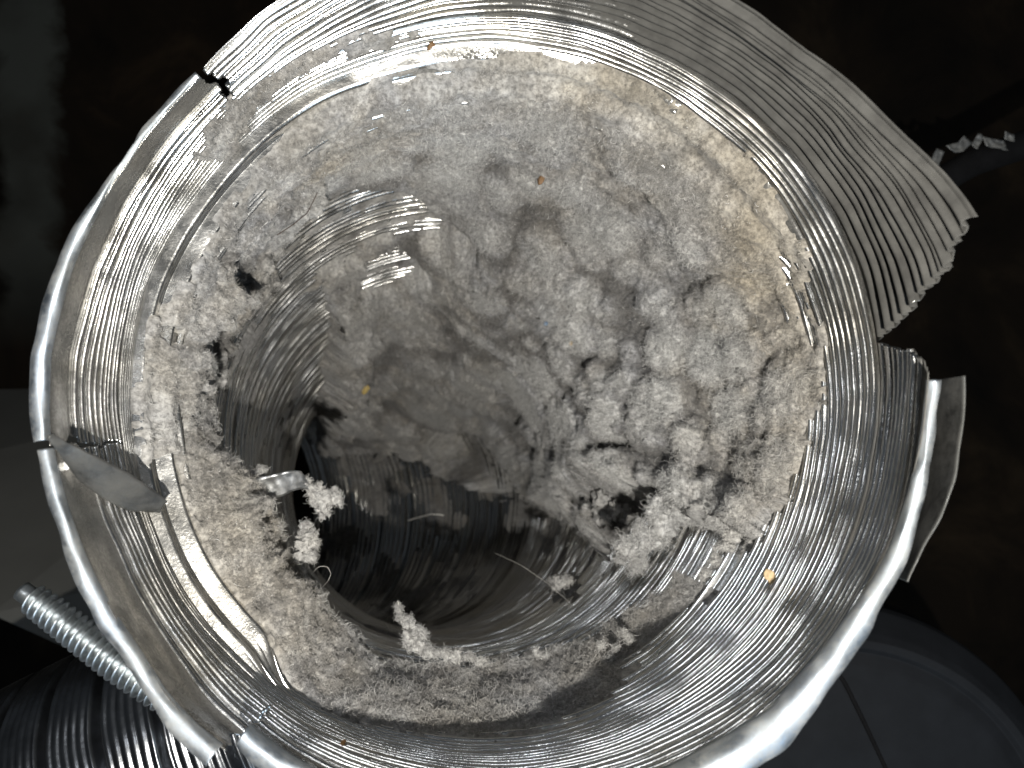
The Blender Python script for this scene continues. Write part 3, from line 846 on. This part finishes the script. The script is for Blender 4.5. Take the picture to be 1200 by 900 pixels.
def tube_path(name, pts, r, m, n=60, nsec=14):
    A = resamp(pts, n); T_ = np.gradient(A, axis=0); T_ /= np.linalg.norm(T_, axis=1, keepdims=True)
    n1 = np.cross(T_, [0.1, 0.05, 1]); n1 /= np.linalg.norm(n1, axis=1, keepdims=True); n2 = np.cross(T_, n1)
    a_ = np.linspace(0, 2 * np.pi, nsec, endpoint=False)[None, :, None]
    return link(name, grid_mesh(name, A[:, None] + r * (np.cos(a_) * n1[:, None] + np.sin(a_) * n2[:, None]), close_u=True), m)
SEAM = plain('black_rubber', (.005, .005, .0055), .95, scale=300)
matt(SEAM)
o = tube_path('seam', [(960, 760, 868), (990, 800, 866), (1012, 845, 864), (1040, 905, 864)], 5, SEAM); reparent(o, lid)

# ------------------------------------------------------------------ black hose with scraps of foil tape, upper right
hose = tube_path('black_hose', [(1000, 262, 1500), (1080, 225, 1480), (1140, 190, 1460), (1200, 170, 1450), (1290, 120, 1450)], 42, SEAM, nsec=30)
tag(hose, 'matt black hose crossing the darkness at the upper right', 'hose')
SCRAP = foil_material('scrap_foil', base=(.25, .26, .27), rough=.6, dust=.6, dc=.5)
for k, (x_, y_, w_, h_, ang, lb) in enumerate([
        (1098, 186, 5, 11, -.5, 'leftmost dull foil scrap on the black hose, next to the duct'),
        (1126, 172, 12, 6, .5, 'largest dull foil scrap on the black hose, bent in a hook'),
        (1146, 165, 4, 8, -.6, 'narrow upright foil scrap between the hooked and the wide one'),
        (1166, 168, 13, 5, -.2, 'wide faint foil scrap on the black hose'),
        (1183, 160, 6, 4, -.3, 'rightmost tiny foil scrap on the black hose')]):
    d_ = 1395; k_ = (F + d_) / F
    u_, v_ = np.meshgrid(np.linspace(-1, 1, 12), np.linspace(-1, 1, 10))
    xx = u_ * w_ * k_ * (1 - .25 * v_ * u_); yy = v_ * h_ * k_ + (.6 * h_ * k_ * np.abs(u_) if k == 1 else 0)
    zz_ = 5 * noise3(st([xx, yy, 0 * xx + k * 40], -1), 12, 171)
    ca, sa_ = math.cos(ang), math.sin(ang)
    o = link('foil_scrap', grid_mesh('foil_scrap', st([xx * ca - yy * sa_, xx * sa_ + yy * ca, zz_], -1)), SCRAP)
    o.location = tuple(at(x_, y_, d_) * U)
    tag(o, lb, 'foil scrap', 'foil scraps on the black hose')
    sol = o.modifiers.new('thickness', 'SOLIDIFY'); sol.thickness = 3 * U

# ------------------------------------------------------------------ setting: stained floor far below, grey cabinet panel
m, nt, b = mat('stained_floor')
tc = N(nt, 'ShaderNodeTexCoord').outputs['Object']
sx = N(nt, 'ShaderNodeSeparateXYZ'); nt.links.new(tc, sx.inputs[0])
n0 = noise_node(nt, 14, 6, .65, tc, .5); n1 = noise_node(nt, 22, 3, .5, tc)
base = ramp(nt, n0.outputs[0], [(.3, (.003, .0025, .002)), (.55, (.010, .007, .0045)), (.75, (.028, .019, .011))]).outputs[0]
# pale paint stripe running away from the viewer
xx = math_n(nt, 'ADD', sx.outputs[0], math_n(nt, 'MULTIPLY', math_n(nt, 'SUBTRACT', n0.outputs[0], .5), .06))
band = math_n(nt, 'SUBTRACT', 1.0, math_n(nt, 'MULTIPLY', math_n(nt, 'ABSOLUTE', math_n(nt, 'ADD', xx, .291)), 30.0), True)
band = ramp(nt, band, [(.30, 0), (.62, 1)]).outputs[0]
band = math_n(nt, 'MULTIPLY', band, ramp(nt, n1.outputs[0], [(.3, .5), (.6, 1)]).outputs[0])
yf = math_n(nt, 'MULTIPLY', math_n(nt, 'SUBTRACT', sx.outputs[1], .02), 12.0, True)
colr = mixc(nt, math_n(nt, 'MULTIPLY', band, yf), base, (.055, .06, .055))
nt.links.new(colr, b.inputs['Base Color']); b.inputs['Roughness'].default_value = .9; matt(m)
nt.links.new(bump(nt, n1.outputs[0], .5, .002), b.inputs['Normal'])
fl = np.array([[[x_, y_, -3700] for x_ in np.linspace(-9000, 9000, 40)] for y_ in np.linspace(-9000, 9000, 40)], float)
fl[..., 2] += 12 * noise3(fl, 900, 181)
o = link('floor', grid_mesh('floor', fl), m); o['kind'] = 'structure'; o['label'] = 'dark brown stained floor with a pale streak'

PAN = plain('grey_enamel', (.11, .11, .102), .6, 0, .12, 18, .1, .0006)
bm = bmesh.new()
def quad_box(corners, z0, z1):
    vs = [bm.verts.new((c[0] * U, c[1] * U, z * U)) for z in (z0, z1) for c in corners]
    n_ = len(corners)
    bm.faces.new(vs[n_:]); bm.faces.new(vs[:n_][::-1])
    for k in range(n_): bm.faces.new((vs[k], vs[(k + 1) % n_], vs[n_ + (k + 1) % n_], vs[n_ + k]))
cs = [at(-700, 470, 3660), at(-500, 640, 2100), at(-10, 722, 2000), at(230, 830, 2000), at(330, 640, 2600), at(330, 450, 3660)]
vt = [bm.verts.new(tuple(c * U)) for c in cs]; vb = [bm.verts.new(tuple((c - [0, 0, 50]) * U)) for c in cs]
bm.faces.new(vt); bm.faces.new(vb[::-1])
for k in range(6): bm.faces.new((vt[k], vb[k], vb[(k + 1) % 6], vt[(k + 1) % 6]))
bmesh.ops.recalc_face_normals(bm, faces=bm.faces)
bmesh.ops.bevel(bm, geom=bm.edges[:], offset=12 * U, segments=3, affect='EDGES')
me = bpy.data.meshes.new('cabinet_panel'); bm.to_mesh(me); bm.free()
o = link('cabinet_panel', me, PAN, smooth=False)
tag(o, 'dull grey enamelled panel behind the rim at the left', 'panel')
